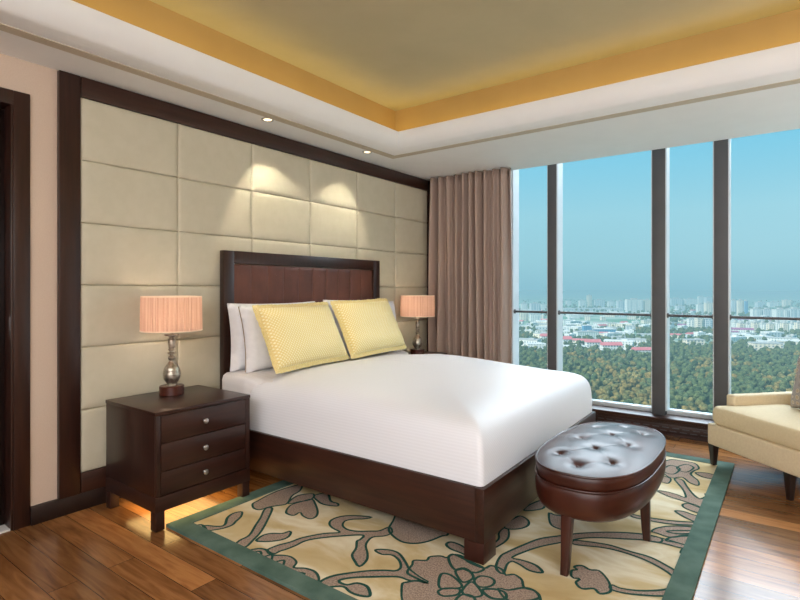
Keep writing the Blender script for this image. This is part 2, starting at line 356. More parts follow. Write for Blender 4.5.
# ------------------------------------------------------------------ rug
RUG = [[1,[[0.805,-3.494],[0.876,-3.455],[0.888,-3.419],[0.824,-3.357],[0.802,-3.301],[0.825,-3.261],[0.875,-3.305],[0.901,-3.356],[0.923,-3.394],[0.923,-3.433],[0.907,-3.476],[0.869,-3.519]]],[1,[[0.771,-3.54],[0.784,-3.496],[0.852,-3.511],[0.897,-3.54],[0.844,-3.54]]],[1,[[0.9,-3.155],[0.923,-3.122],[0.996,-3.201],[1.108,-3.346],[1.159,-3.442],[1.186,-3.506],[1.16,-3.539],[1.131,-3.54],[1.105,-3.482],[1.097,-3.417],[1.031,-3.326],[0.974,-3.246]]],[1,[[0.78,-3.15],[0.769,-3.102],[0.749,-3.006],[0.744,-2.903],[0.761,-2.815],[0.784,-2.759],[0.854,-2.839],[0.878,-2.927],[0.944,-3.027],[0.926,-3.073],[0.896,-3.126],[0.885,-3.181],[0.836,-3.186]]],[1,[[1.173,-3.432],[1.156,-3.373],[1.177,-3.333],[1.221,-3.3],[1.235,-3.257],[1.272,-3.299],[1.274,-3.345],[1.245,-3.39],[1.205,-3.424]]],[1,[[1.129,-3.54],[1.148,-3.53],[1.198,-3.515],[1.222,-3.523],[1.241,-3.54]]],[1,[[1.255,-3.54],[1.227,-3.526],[1.25,-3.481],[1.289,-3.465],[1.333,-3.479],[1.367,-3.475],[1.398,-3.452],[1.444,-3.438],[1.501,-3.456],[1.527,-3.496],[1.575,-3.469],[1.631,-3.463],[1.687,-3.493],[1.719,-3.54],[1.701,-3.54],[1.575,-3.54],[1.444,-3.54]]],[0,[[1.269,-3.54],[1.261,-3.522],[1.285,-3.493],[1.343,-3.54],[1.358,-3.54]]],[0,[[1.372,-3.54],[1.34,-3.516],[1.357,-3.482],[1.405,-3.528],[1.432,-3.54]]],[0,[[1.448,-3.54],[1.422,-3.515],[1.442,-3.48],[1.484,-3.527],[1.512,-3.54]]],[0,[[1.538,-3.54],[1.548,-3.535],[1.604,-3.502],[1.613,-3.531],[1.626,-3.54]]],[1,[[1.299,-3.462],[1.299,-3.417],[1.306,-3.389],[1.327,-3.339],[1.342,-3.269],[1.397,-3.172],[1.454,-3.112],[1.389,-3.097],[1.338,-3.069],[1.314,-3.019],[1.333,-2.954],[1.394,-2.903],[1.473,-2.867],[1.452,-2.911],[1.408,-2.949],[1.386,-2.994],[1.412,-3.042],[1.465,-3.062],[1.52,-3.047],[1.579,-3.002],[1.613,-2.97],[1.629,-2.906],[1.678,-2.947],[1.672,-3.0],[1.634,-3.04],[1.631,-3.078],[1.658,-3.138],[1.716,-3.193],[1.755,-3.246],[1.765,-3.308],[1.723,-3.29],[1.667,-3.25],[1.637,-3.187],[1.593,-3.13],[1.595,-3.105],[1.577,-3.063],[1.522,-3.104],[1.429,-3.204],[1.38,-3.281],[1.376,-3.348],[1.368,-3.398],[1.357,-3.433],[1.353,-3.469]]],[1,[[1.025,-3.104],[0.98,-3.03],[0.992,-2.958],[1.014,-2.892],[1.079,-2.925],[1.172,-2.995],[1.215,-3.051],[1.208,-3.092],[1.146,-3.087],[1.099,-3.064],[1.103,-3.114],[1.061,-3.122]]],[1,[[0.948,-3.023],[0.904,-2.906],[0.962,-2.827],[1.014,-2.892],[0.983,-2.964]]],[1,[[0.987,-2.844],[1.023,-2.765],[1.127,-2.841],[1.188,-2.844],[1.21,-2.875],[1.13,-2.903],[1.063,-2.888]]],[1,[[1.639,-2.925],[1.696,-2.97],[1.772,-2.997],[1.826,-2.986],[1.866,-2.95],[1.893,-2.895],[1.911,-2.822],[1.926,-2.787],[1.864,-2.638],[1.657,-2.59],[1.548,-2.701],[1.599,-2.835]]],[1,[[1.724,-3.54],[1.709,-3.495],[1.721,-3.442],[1.757,-3.388],[1.819,-3.315],[1.88,-3.264],[1.921,-3.238],[1.923,-3.2],[1.879,-3.154],[1.822,-3.135],[1.776,-3.159],[1.725,-3.144],[1.777,-3.105],[1.839,-3.102],[1.919,-3.154],[1.964,-3.188],[2.04,-3.214],[2.095,-3.226],[2.06,-3.243],[2.019,-3.265],[1.965,-3.27],[1.913,-3.305],[1.864,-3.344],[1.816,-3.384],[1.78,-3.425],[1.772,-3.457],[1.819,-3.456],[1.846,-3.419],[1.89,-3.411],[1.924,-3.428],[1.953,-3.462],[1.913,-3.484],[1.867,-3.487],[1.816,-3.475],[1.77,-3.514],[1.743,-3.54]]],[1,[[1.952,-3.149],[1.936,-3.112],[1.983,-3.077],[1.978,-3.04],[2.014,-3.003],[2.05,-2.997],[2.053,-2.953],[2.125,-2.961],[2.161,-2.975],[2.235,-2.977],[2.251,-2.937],[2.304,-2.936],[2.342,-2.971],[2.368,-2.944],[2.414,-2.963],[2.448,-3.014],[2.495,-3.012],[2.532,-3.047],[2.549,-3.109],[2.517,-3.191],[2.416,-3.294],[2.238,-3.398],[2.117,-3.431],[2.016,-3.318],[2.018,-3.283],[2.049,-3.246],[2.103,-3.237],[2.039,-3.232],[1.98,-3.223],[1.961,-3.19]]],[0,[[2.048,-2.978],[2.084,-2.94],[2.153,-2.961],[2.235,-2.977],[2.227,-3.03],[2.198,-3.042],[2.161,-3.041],[2.14,-3.067],[2.096,-3.042]]],[0,[[2.14,-3.067],[2.164,-3.03],[2.212,-3.05],[2.236,-3.086],[2.216,-3.136],[2.165,-3.103]]],[0,[[2.104,-3.139],[2.143,-3.119],[2.21,-3.149],[2.23,-3.176],[2.203,-3.204],[2.154,-3.232]]],[0,[[2.249,-3.094],[2.254,-3.046],[2.298,-3.031],[2.327,-3.053],[2.324,-3.098],[2.287,-3.125]]],[0,[[2.165,-3.257],[2.179,-3.222],[2.23,-3.192],[2.244,-3.23],[2.209,-3.272],[2.182,-3.276]]],[0,[[2.242,-3.183],[2.24,-3.118],[2.265,-3.116],[2.327,-3.168],[2.306,-3.207],[2.259,-3.211]]],[0,[[2.312,-3.14],[2.351,-3.102],[2.398,-3.099],[2.418,-3.14],[2.368,-3.169]]],[0,[[2.257,-3.267],[2.262,-3.217],[2.306,-3.207],[2.344,-3.262],[2.287,-3.304]]],[0,[[2.36,-3.087],[2.402,-3.073],[2.449,-3.016],[2.495,-3.012],[2.529,-3.049],[2.483,-3.114],[2.426,-3.141]]],[1,[[1.978,-2.889],[1.982,-2.852],[2.043,-2.852],[2.113,-2.888],[2.122,-2.922],[2.072,-2.918],[2.019,-2.914]]],[1,[[2.137,-2.546],[2.18,-2.528],[2.21,-2.491],[2.222,-2.445],[2.211,-2.4],[2.182,-2.366],[2.138,-2.354],[2.122,-2.411],[2.113,-2.496]]],[1,[[2.16,-2.768],[2.164,-2.68],[2.134,-2.613],[2.132,-2.549],[2.159,-2.551],[2.194,-2.624],[2.202,-2.685],[2.196,-2.741],[2.186,-2.775]]],[1,[[2.126,-2.27],[2.118,-2.194],[2.143,-2.084],[2.173,-2.08],[2.205,-2.165],[2.172,-2.233]]],[1,[[2.255,-2.214],[2.287,-2.223],[2.356,-2.221],[2.415,-2.361],[2.355,-2.376],[2.307,-2.337]]],[1,[[2.278,-2.94],[2.249,-2.838],[2.259,-2.77],[2.293,-2.657],[2.333,-2.548],[2.405,-2.454],[2.48,-2.364],[2.603,-2.256],[2.735,-2.181],[2.828,-2.167],[2.837,-2.219],[2.75,-2.252],[2.664,-2.302],[2.579,-2.352],[2.513,-2.406],[2.478,-2.454],[2.431,-2.528],[2.365,-2.629],[2.318,-2.738],[2.299,-2.812],[2.337,-2.807],[2.386,-2.804],[2.43,-2.816],[2.466,-2.853],[2.414,-2.871],[2.356,-2.849],[2.313,-2.843],[2.307,-2.885],[2.326,-2.968]]],[1,[[2.774,-2.177],[2.859,-2.166],[2.936,-2.174],[2.987,-2.163],[2.988,-2.203],[2.936,-2.222],[2.854,-2.223],[2.786,-2.236]]],[1,[[2.48,-2.461],[2.543,-2.432],[2.596,-2.414],[2.65,-2.403],[2.738,-2.41],[2.829,-2.412],[2.907,-2.449],[2.962,-2.488],[2.99,-2.555],[2.99,-2.647],[2.969,-2.701],[2.925,-2.738],[2.85,-2.782],[2.789,-2.805],[2.748,-2.804],[2.745,-2.767],[2.781,-2.772],[2.843,-2.749],[2.911,-2.698],[2.959,-2.639],[2.967,-2.586],[2.95,-2.54],[2.909,-2.501],[2.839,-2.463],[2.761,-2.443],[2.683,-2.44],[2.608,-2.455],[2.494,-2.503]]],[1,[[2.567,-2.757],[2.584,-2.734],[2.564,-2.716],[2.591,-2.685],[2.632,-2.699],[2.667,-2.683],[2.71,-2.724],[2.739,-2.771],[2.754,-2.826],[2.724,-2.867],[2.692,-2.844],[2.651,-2.875],[2.615,-2.844],[2.619,-2.801],[2.588,-2.814]]],[1,[[2.778,-2.115],[2.792,-2.057],[2.845,-1.987],[2.918,-1.938],[2.99,-1.918],[2.99,-1.997],[2.921,-2.068],[2.868,-2.13],[2.803,-2.12]]],[0,[[2.842,-2.068],[2.897,-2.014],[2.99,-1.954],[2.99,-1.976],[2.904,-2.057]]],[1,[[2.858,-2.182],[2.875,-2.125],[2.936,-2.064],[2.99,-2.032],[2.99,-2.088],[2.951,-2.168],[2.899,-2.174]]],[1,[[2.941,-2.279],[2.944,-2.226],[2.967,-2.178],[2.99,-2.159],[2.99,-2.249],[2.96,-2.285]]],[1,[[2.967,-2.386],[2.973,-2.35],[2.99,-2.324],[2.99,-2.378],[2.978,-2.409]]],[1,[[2.633,-1.953],[2.694,-1.948],[2.744,-1.938],[2.832,-1.912],[2.94,-1.858],[2.978,-1.843],[2.981,-1.871],[2.863,-1.949],[2.76,-1.979],[2.659,-1.988]]],[1,[[2.833,-1.756],[2.872,-1.733],[2.925,-1.749],[2.985,-1.759],[2.99,-1.895],[2.938,-1.847],[2.883,-1.808]]],[1,[[2.853,-1.63],[2.878,-1.587],[2.934,-1.614],[2.983,-1.636],[2.988,-1.716],[2.919,-1.698],[2.873,-1.675]]],[1,[[2.738,-1.183],[2.784,-1.169],[2.825,-1.276],[2.877,-1.402],[2.923,-1.464],[2.949,-1.401],[2.939,-1.356],[2.954,-1.363],[2.966,-1.472],[2.99,-1.487],[2.99,-1.657],[2.93,-1.595],[2.872,-1.575],[2.812,-1.554],[2.75,-1.532],[2.685,-1.48],[2.738,-1.463],[2.8,-1.477],[2.85,-1.491],[2.81,-1.344]]],[1,[[2.597,-0.91],[2.641,-0.754],[2.708,-0.73],[2.801,-0.735],[2.843,-0.845],[2.82,-0.93],[2.816,-1.02],[2.872,-1.124],[2.884,-1.221],[2.829,-1.195],[2.776,-1.114],[2.721,-1.175],[2.67,-1.129],[2.627,-1.074]]],[1,[[2.631,-1.158],[2.676,-1.166],[2.719,-1.197],[2.72,-1.296],[2.678,-1.296],[2.651,-1.268]]],[1,[[2.835,-0.962],[2.89,-0.922],[2.955,-0.939],[2.958,-1.02],[2.891,-1.028]]],[0,[[2.643,-1.039],[2.664,-0.898],[2.732,-0.928],[2.725,-1.066],[2.686,-1.095]]],[0,[[2.713,-0.918],[2.753,-0.804],[2.81,-0.847],[2.788,-0.976],[2.746,-0.985]]]]
m, nt, b = base_mat('green rug pile', (46, 82, 68), 0.95, 0, 0.1)
v = coords(nt, 'World'); n1 = N(nt, 'ShaderNodeTexNoise', Scale=9, Detail=6); nt.links.new(v, n1.inputs['Vector'])
n2 = N(nt, 'ShaderNodeTexNoise', Scale=260, Detail=2); nt.links.new(v, n2.inputs['Vector'])
r1 = ramp(nt, [(.3, (74, 98, 88)), (.7, (98, 121, 111))]); nt.links.new(n1.outputs['Fac'], r1.inputs['Fac']); nt.links.new(r1.outputs['Color'], b.inputs['Base Color']); bump(nt, b, n2.outputs['Fac'], .5, .004)
M['rug_green'] = m
m, nt, b = base_mat('sand rug pile', (200, 178, 130), 0.95, 0, 0.1)
v = coords(nt, 'World', (1, 2.2, 1), (0, 0, .5)); n1 = N(nt, 'ShaderNodeTexNoise', Scale=2.3, Detail=5, Distortion=.6); nt.links.new(v, n1.inputs['Vector'])
v2 = coords(nt, 'World'); n2 = N(nt, 'ShaderNodeTexNoise', Scale=260, Detail=2); nt.links.new(v2, n2.inputs['Vector'])
r1 = ramp(nt, [(.3, (186, 162, 116)), (.46, (202, 182, 140)), (.62, (222, 212, 186)), (.75, (210, 195, 160))]); nt.links.new(n1.outputs['Fac'], r1.inputs['Fac']); nt.links.new(r1.outputs['Color'], b.inputs['Base Color']); bump(nt, b, n2.outputs['Fac'], .4, .003)
M['rug_sand'] = m
M['rug_taupe'] = noisy('taupe rug pile', (134, 116, 103), (178, 158, 143), 150, .95, .6, (1, 1, 1), 2, spec=.1)
M['rug_line'] = noisy('dark green rug line', (36, 72, 64), (46, 84, 75), 120, .95, .4, spec=.1)
rug = empty('rug', (1.835, -2.09, 0), label='large floral rug with sand field and green border lying under the bed and the stool', cat='rug')
X0, X1, Y0, Y1, BW = .63-1.835, 3.04-1.835, -3.61+2.09, -.575+2.09, .098
mb = MB()
for (a, c, e, f) in ((X0, X1, Y0, Y0+BW), (X0, X1, Y1-BW, Y1), (X0, X0+BW, Y0+BW, Y1-BW), (X1-BW, X1, Y0+BW, Y1-BW)):
    mb.box(a, c, e, f, .0005, .0165, .004 if False else 0)
mb.build('border', M['rug_green'], rug, smooth=0)
def clean(pts):
    out = [pts[0]]
    for p in pts[1:]:
        if (p[0]-out[-1][0])**2+(p[1]-out[-1][1])**2 > .008**2: out.append(p)
    return out
def spline(P, k=4):
    P = clean([tuple(p) for p in P]); out = []; L = len(P)
    for i in range(L):
        a, b_, c, d_ = [Vector(P[(i+q) % L]).to_2d() for q in (-1, 0, 1, 2)]
        for s in range(k):
            t = s/k
            out.append(tuple(.5*((2*b_)+(-a+c)*t+(2*a-5*b_+4*c-d_)*t*t+(-a+3*b_-3*c+d_)*t**3)))
    return out
mb = MB(); mb.mi = 0; mb.box(X0+BW, X1-BW, Y0+BW, Y1-BW, .0005, .012)
LW = .0082
for qi, (fill, P) in enumerate(RUG):
    pts = [(x-1.835, y+2.09) for x, y in spline(P)]
    pts = [(min(max(x, X0+BW-.03), X1-BW+.03), min(max(y, Y0+BW-.03), Y1-BW+.03)) for x, y in pts]
    pts = clean(pts)
    if fill:
        bm = bmesh.new(); f = bm.faces.new([bm.verts.new((x, y, .0124+qi*.00001)) for x, y in pts])
        bmesh.ops.triangulate(bm, faces=[f], ngon_method='EAR_CLIP'); mb.mi = 1; mb.merge(bm)
    L = len(pts); mb.mi = 2
    inn, out = [], []
    for i in range(L):
        a, c = Vector(pts[i-1]), Vector(pts[(i+1) % L]); t = (c-a)
        if t.length < 1e-6: t = Vector((1, 0))
        t.normalize(); nrm = Vector((-t.y, t.x)); p = Vector(pts[i])
        wv = LW*(.8+.35*noise.noise((p.x*5, p.y*5, qi)))
        inn.append(tuple(p-nrm*wv)+(.0134+qi*.00001,)); out.append(tuple(p+nrm*wv)+(.0134+qi*.00001,))
    mb.rings([inn, out], True)
mb.build('floral_field', [M['rug_sand'], M['rug_taupe'], M['rug_line']], rug, smooth=0)

# ------------------------------------------------------------------ bed frame
bed = empty('bed', (1.1, -1.99, 0), label='king size dark wood bed frame with brown leather headboard and block feet', cat='bed')
def shear(mb):
    for v in mb.bm.verts: v.co.x -= .05*(v.co.y-1.99+2.953)/1.92
def L2(x0, x1, y0, y1): return x0-1.1, x1-1.1, y0+1.99, y1+1.99
yN, yF, xf = -2.953, -1.03, 2.223
mb = MB(); mb.box(*L2(.09, xf-.05, yN, yN+.05), .107, .364, .0015); mb.build('side_rail', M['dark_wood_x'], bed)
mb = MB(); mb.box(*L2(.09, xf-.10, yF-.05, yF), .107, .364, .0015); mb.build('side_rail', M['dark_wood_x'], bed)
mb = MB(); mb.box(*L2(xf-.05, xf, yN, yF), .107, .364, .0015); shear(mb); mb.build('foot_rail', M['dark_wood_y'], bed)
mb = MB(); mb.box(*L2(.09, xf-.10, yN+.05, yF-.05), .32, .358); mb.build('platform', M['dark_wood_x'], bed)
M['leg_wood'] = wood('reddish dark wood', (44, 19, 14), (64, 30, 21), (14, 14, 1.2), 0.3)
for (a, c) in ((xf-.106, yN-.002), (xf-.18, yF-.172), (.12, yN+.012), (.12, yF-.172)):
    MB().box(*L2(a, a+.105, c, c+.128), .010, .107, .003).build('leg', M['leg_wood'], bed)
# headboard: frame and stitched leather strips
hx0, hx1, hya, hyb, hz = .052, .10, -2.878, -1.088, 1.582
fw = .092
mb = MB()
mb.box(*L2(hx0, hx1, hya, hya+fw), 0, hz, .004); mb.box(*L2(hx0, hx1, hyb-fw, hyb), 0, hz, .004); mb.box(*L2(hx0, hx1, hya+fw, hyb-fw), hz-fw, hz, .004)
mb.box(*L2(hx0, hx1-.02, hya+fw, hyb-fw), .2, .5)
hb = mb.build('headboard', M['dark_wood'], bed)
leath = noisy('brown leather', (88, 48, 34), (108, 62, 44), 7, .38, .12, (1, 1, .6), 5, bdist=.003)
la, lb = hya+fw+.004, hyb-fw-.004
ns = 10; sw = (lb-la)/ns
mb = MB()
for k in range(ns):
    rs = []
    for ins, x in ((0, hx0+.004), (.0005, hx0+.029), (.0015, hx0+.0305), (.004, hx0+.0315), (.04, hx0+.0325), (.08, hx0+.033)):
        rs.append([(x-1.1, p[0]+1.99, p[1]) for p in rrect(la+k*sw+ins, la+(k+1)*sw-ins, .45+ins, hz-fw-.004-ins, .004, 0, 2)])
    mb.rings(rs, True, False, True)
mb.build('leather_panel', leath, hb)

# ------------------------------------------------------------------ mattress, duvet
def satin(name, c, freq=55):
    m, nt, b = base_mat(name, c, .62, 0, .4)
    g_ = nt.nodes.new('ShaderNodeNewGeometry'); s = N(nt, 'ShaderNodeSeparateXYZ'); nt.links.new(g_.outputs['Position'], s.inputs[0])
    ad = N(nt, 'ShaderNodeMath', operation='ADD'); nt.links.new(s.outputs['Y'], ad.inputs[0]); nt.links.new(s.outputs['Z'], ad.inputs[1])
    cb = N(nt, 'ShaderNodeCombineXYZ'); nt.links.new(ad.outputs[0], cb.inputs['X'])
    wv = N(nt, 'ShaderNodeTexWave', Scale=freq/6.283*1.0, Distortion=0); nt.links.new(cb.outputs[0], wv.inputs['Vector'])
    r = ramp(nt, [(.35, c), (.65, tuple(v*.985 for v in c))]); nt.links.new(wv.outputs['Fac'], r.inputs['Fac']); nt.links.new(r.outputs['Color'], b.inputs['Base Color'])
    r2 = ramp(nt, [(.35, (165, 165, 165)), (.65, (185, 185, 185))]); nt.links.new(wv.outputs['Fac'], r2.inputs['Fac']); nt.links.new(r2.outputs['Color'], b.inputs['Roughness'])
    v = coords(nt, 'World', (1, 1, 1)); n = N(nt, 'ShaderNodeTexNoise', Scale=7, Detail=3); nt.links.new(v, n.inputs['Vector'])
    bump(nt, b, n.outputs['Fac'], .12, .01)
    b.inputs['Sheen Weight'].default_value = .1
    return m
M['linen'] = satin('white satin stripe linen', (229, 230, 236), 110)
M['sheet'] = satin('white sheet', (224, 220, 220), 40)
def loft(name, mat, x0, x1, y0, y1, z0, prof, rc, fz=None, parent=None, cap0=True, n=8, step=.06, hs=1.0, loc=(0, 0, 0), smooth=50):
    mb = MB(); rs = []
    for ins, z in prof:
        P = dense(rrect(0, x1-x0, 0, y1-y0, rc, 0, n), step)
        W, D = x1-x0, y1-y0; out = []
        fx, fy = (W-2*ins)/W, (D-2*ins)/D
        for px_, py_, _ in P:
            x, y = ins*hs+px_/W*(W-ins-ins*hs), D/2+(py_-D/2)*fy
            zz = z; X, Y = x+x0, y+y0
            if fz: X, Y, zz = fz(X, Y, z)
            out.append((X-loc[0], Y-loc[1], zz-loc[2]))
        rs.append(out)
    mb.rings(rs, True, cap0, True)
    return mb.build(name, mat, parent, loc, smooth)
mat_prof = [(.02, .366), (.004, .38), (0, .40), (0, .66), (.006, .69), (.02, .706), (.05, .714), (.2, .716), (.5, .717), (.8, .717)]
mt = loft('mattress', M['sheet'], .115, 2.10, -2.925, -1.055, .366, mat_prof, .05, lambda X, Y, z: (X-.05*(Y+2.953)/1.92*smoothstep((X-.6)/1.6), -1.99+(Y+1.99)*(1-.07*smoothstep((X-.40)/.12)), z-.03*smoothstep((X-.40)/.12)-.066*smoothstep((X-.9)/1.3)*max(0, (z-.366)/(.717-.366))**1.5), None, True, 8, .035, 1.0, (1.1, -1.99, .366))
tag(mt, 'white mattress in a fitted sheet, its head end showing beside the pillows', 'mattress')
dprof = [(0, .366), (0, .42), (.001, .48), (.003, .53), (.008, .575), (.016, .612), (.028, .643), (.044, .668), (.064, .688), (.09, .704), (.125, .717), (.17, .728), (.25, .742), (.4, .755), (.6, .762), (.75, .7637), (.85, .764), (.90, .764), (.935, .764)]
def dz(X, Y, z):
    k = (z-.366)/(.764-.366)
    z -= .062*smoothstep((X-.9)/1.3)*k**1.5
    z -= .042*(1-smoothstep((X-.43)/.6))*k
    z += .0022*noise.noise((X*5, Y*3, 1.0))*k
    X -= .05*(Y+2.953)/1.92*smoothstep((X-.6)/1.6)
    return X, Y, z
dv = loft('duvet', M['linen'], .435, 2.206, -2.938, -1.044, .366, dprof, .028, dz, None, False, 8, .035, .12, (1.3, -1.99, .366), 60)
tag(dv, 'smooth white duvet cover tucked tightly over the mattress', 'duvet')

# ------------------------------------------------------------------ pillows
def pillow_bm(mb, w, h, t, nx=30, ny=22, pinch=.05, pw=.42, wr=0.004, seed=0):
    def pt(u, v, s):
        x = u*w/2*(1-pinch*(1-v*v)*abs(u)); y = v*h/2*(1-pinch*(1-u*u)*abs(v))
        e = max(0, 1-u**4)*max(0, 1-v**4)
        z = s*t/2*(e**pw)
        z += wr*noise.noise((u*2.5+seed, v*2.5, s))*e**.5*2
        return (x, y, z)
    for s in (1, -1):
        rs = [[pt(-1+2*i/nx, -1+2*j/ny, s) for i in range(nx+1)] for j in range(ny+1)]
        mb.rings(rs, False)
    bmesh.ops.remove_doubles(mb.bm, verts=mb.bm.verts[:], dist=1e-4)
    return mb
def frame(tilt, yaw=0, roll=0):
    a = math.radians(tilt); s, c = math.sin(a), math.cos(a)
    R = Matrix(((0, -s, c, 0), (1, 0, 0, 0), (0, c, s, 0), (0, 0, 0, 1)))     # columns: width=+y, up, normal=+x
    return Matrix.Rotation(math.radians(yaw), 4, 'Z') @ R @ Matrix.Rotation(math.radians(roll), 4, 'Z')
M['pillow_white'] = noisy('white pillow cotton', (236, 234, 236), (230, 228, 230), 30, .7, .1)
M['taupe_piping'] = noisy('taupe piping', (150, 128, 104), (160, 138, 112), 60, .8)
def white_pillow(loc, tilt, label, w=.86, h=.49, t=.14, yaw=0, roll=0, piping=False, seed=0):
    o = empty('pillow', loc, label=label, cat='pillow', group='white sleeping pillows against the headboard')
    R = frame(tilt, yaw, roll) @ Matrix.Translation((0, h/2, 0))
    mb = pillow_bm(MB(), w, h, t, seed=seed); mb.build('pillow_case', M['pillow_white'], o, M=R, smooth=70)
    mb = MB(); P = []
    for k in range(25):
        v = -.97+1.94*k/24; P.append((-w/2*(1-.05*(1-v*v))-.001, v*h/2, .0))
    mb.tube(P, .0032 if piping else .002, 6); mb.build('piping', M['taupe_piping'] if piping else M['pillow_white'], o, M=R)
    return o
white_pillow((.185, -2.455, .712), 4, 'white pillow upright against the headboard, rearmost on the near side', seed=1)
white_pillow((.315, -2.42, .712), 10, 'white pillow with taupe piped edge behind the left yellow cushion', piping=True, seed=2, h=.48)
white_pillow((.185, -1.50, .712), 4, 'white pillow against the headboard, rearmost on the far side, peeking between the yellow cushions', seed=3, h=.50)
white_pillow((.315, -1.47, .712), 10, 'white pillow behind the right yellow cushion, its far edge showing by the far lamp', seed=4, h=.48)
# yellow cushions with diamond weave and fringe
m, nt, b = base_mat('yellow damask', (226, 196, 112), .55, 0, .4)
v = coords(nt, 'UV')
mp = N(nt, 'ShaderNodeMapping'); mp.inputs['Rotation'].default_value = (0, 0, PI/4); mp.inputs['Scale'].default_value = (58, 58, 1); nt.links.new(v, mp.inputs['Vector'])
ck = N(nt, 'ShaderNodeTexVoronoi', Scale=1.0); ck.distance = 'CHEBYCHEV'; ck.inputs['Randomness'].default_value = 0; nt.links.new(mp.outputs[0], ck.inputs['Vector'])
r1 = ramp(nt, [(.18, (255, 246, 204)), (.27, (240, 218, 148)), (.42, (242, 221, 154)), (.47, (230, 204, 130))]); nt.links.new(ck.outputs['Distance'], r1.inputs['Fac']); nt.links.new(r1.outputs['Color'], b.inputs['Base Color'])
bump(nt, b, ck.outputs['Distance'], .25, .003)
b.inputs['Sheen Weight'].default_value = .15
M['yellow'] = m
M['fringe'] = noisy('gold brush fringe', (220, 196, 128), (238, 218, 156), 140, .8, .6, (1, 1, 1), 2)
def yellow_cushion(loc, tilt, label, w, h, t, yaw=0, roll=0, seed=0):
    o = empty('cushion', loc, label=label, cat='cushion', group='yellow fringed cushions on the bed')
    R = frame(tilt, yaw, roll) @ Matrix.Translation((0, h/2+.025, 0))
    body = pillow_bm(MB(), w, h, t, 34, 26, .045, .46, .006, seed).build('cushion_cover', M['yellow'], o, smooth=70)
    uv = body.data.uv_layers.new(name='UVMap')
    for lp in body.data.loops:
        c = body.data.vertices[lp.vertex_index].co; uv.data[lp.index].uv = (c.x, c.y)
    body.data.transform(R)
    # fringe : short tufts all round the seam
    rnd = random.Random(seed); rings = []; per = []
    for k in range(72): per.append((-1+2*k/72, -1))
    for k in range(44): per.append((1, -1+2*k/44))
    for k in range(72): per.append((1-2*k/72, 1))
    for k in range(44): per.append((-1, 1-2*k/44))
    inner, outer_, back = [], [], []
    pinch = .045
    for u, v_ in per:
        x = u*w/2*(1-pinch*(1-v_*v_)*abs(u)); y = v_*h/2*(1-pinch*(1-u*u)*abs(v_))
        d_ = Vector((x/(w/2)**1, y/(h/2), 0)); d_ = Vector((u if abs(u) > .999 else u**5, v_ if abs(v_) > .999 else v_**5, 0)).normalized()
        L = .026+.006*rnd.random()
        inner.append((x-d_.x*.012, y-d_.y*.012, .011)); outer_.append((x+d_.x*L, y+d_.y*L, .006*(rnd.random()-.5))); back.append((x-d_.x*.012, y-d_.y*.012, -.011))
    MB().rings([inner, outer_, back], True).build('fringe', M['fringe'], o, M=R, smooth=20)
    return o
yellow_cushion((.55, -2.40, .731), 26, 'yellow diamond-weave cushion with fringed edge, nearer one, left on the bed', .80, .465, .17, 6, 0.5, 5)
yellow_cushion((.505, -1.57, .738), 26, 'yellow diamond-weave cushion with fringed edge, farther one, right on the bed', .77, .475, .17, 2, 1.0, 9)

# ------------------------------------------------------------------ nightstands
def nightstand(y0, label, hy=.3025, hx=.281, top=.642):
    t = empty('nightstand', (.096+hx, y0+hy, 0), label=label, cat='nightstand', group='dark wood nightstands beside the bed')
    mb = MB(); mb.box(-hx, hx-.012, -hy, hy, .185, top-.02, .003); mb.build('case', M['dark_wood'], t)
    mb = MB(); mb.box(-hx, hx+.004, -hy-.004, hy+.004, top-.02, top, .003); mb.build('tabletop', M['dark_wood_y'], t)
    mb = MB(); mb.box(-hx, hx+.003, -hy-.003, hy+.003, .105, .185, .003); mb.build('base_rail', M['dark_wood_y'], t)
    for a in (-1, 1):
        for c in (-1, 1):
            mb = MB(); xa, ya_ = a*(hx-.026), c*(hy-.026); mb.box(xa-.026, xa+.026, ya_-.026, ya_+.026, .004, .107, .002); mb.build('leg', M['dark_wood'], t)
            MB().lathe([(.015, 0), (.015, .006)], (xa, ya_, 0), 16).build('foot_pad', M['black_wood'], t)
    for side in (-1, 1):
        mb = MB(); mb.box(hx-.012, hx, side*hy, side*(hy-.028), .187, top-.022, .001); mb.build('front_stile', M['dark_wood'], t)
    zs = [(.470, top-.024), (.318, .466), (.190, .314)]
    for za, zb in zs:
        mb = MB(); mb.box(hx-.011, hx+.001, -hy+.031, hy-.031, za, zb, .002); d_ = mb.build('drawer', M['dark_wood_y'], t)
        zc = (za+zb)/2
        k = MB().lathe([(.006, 0), (.006, .012), (.0135, .017), (.016, .022), (.012, .028), (.004, .0305)], n=20)
        k.bm.transform(Matrix.Translation((hx+.001, -.015, zc)) @ Matrix.Rotation(PI/2, 4, 'Y')); k.build('knob', M['steel'], d_)
    light('under_light', 'AREA', (.02, .02, .100), 3.2, (1, .66, .24), t, rot=(0, 0, 0), shape='RECTANGLE', size=.44, size_y=.5)
    return t
nightstand(-3.685, 'three drawer dark wood nightstand with silver knobs, left of the bed')
nightstand(-.955, 'dark wood nightstand standing behind the bed under the far lamp', hx=.165, top=.62)

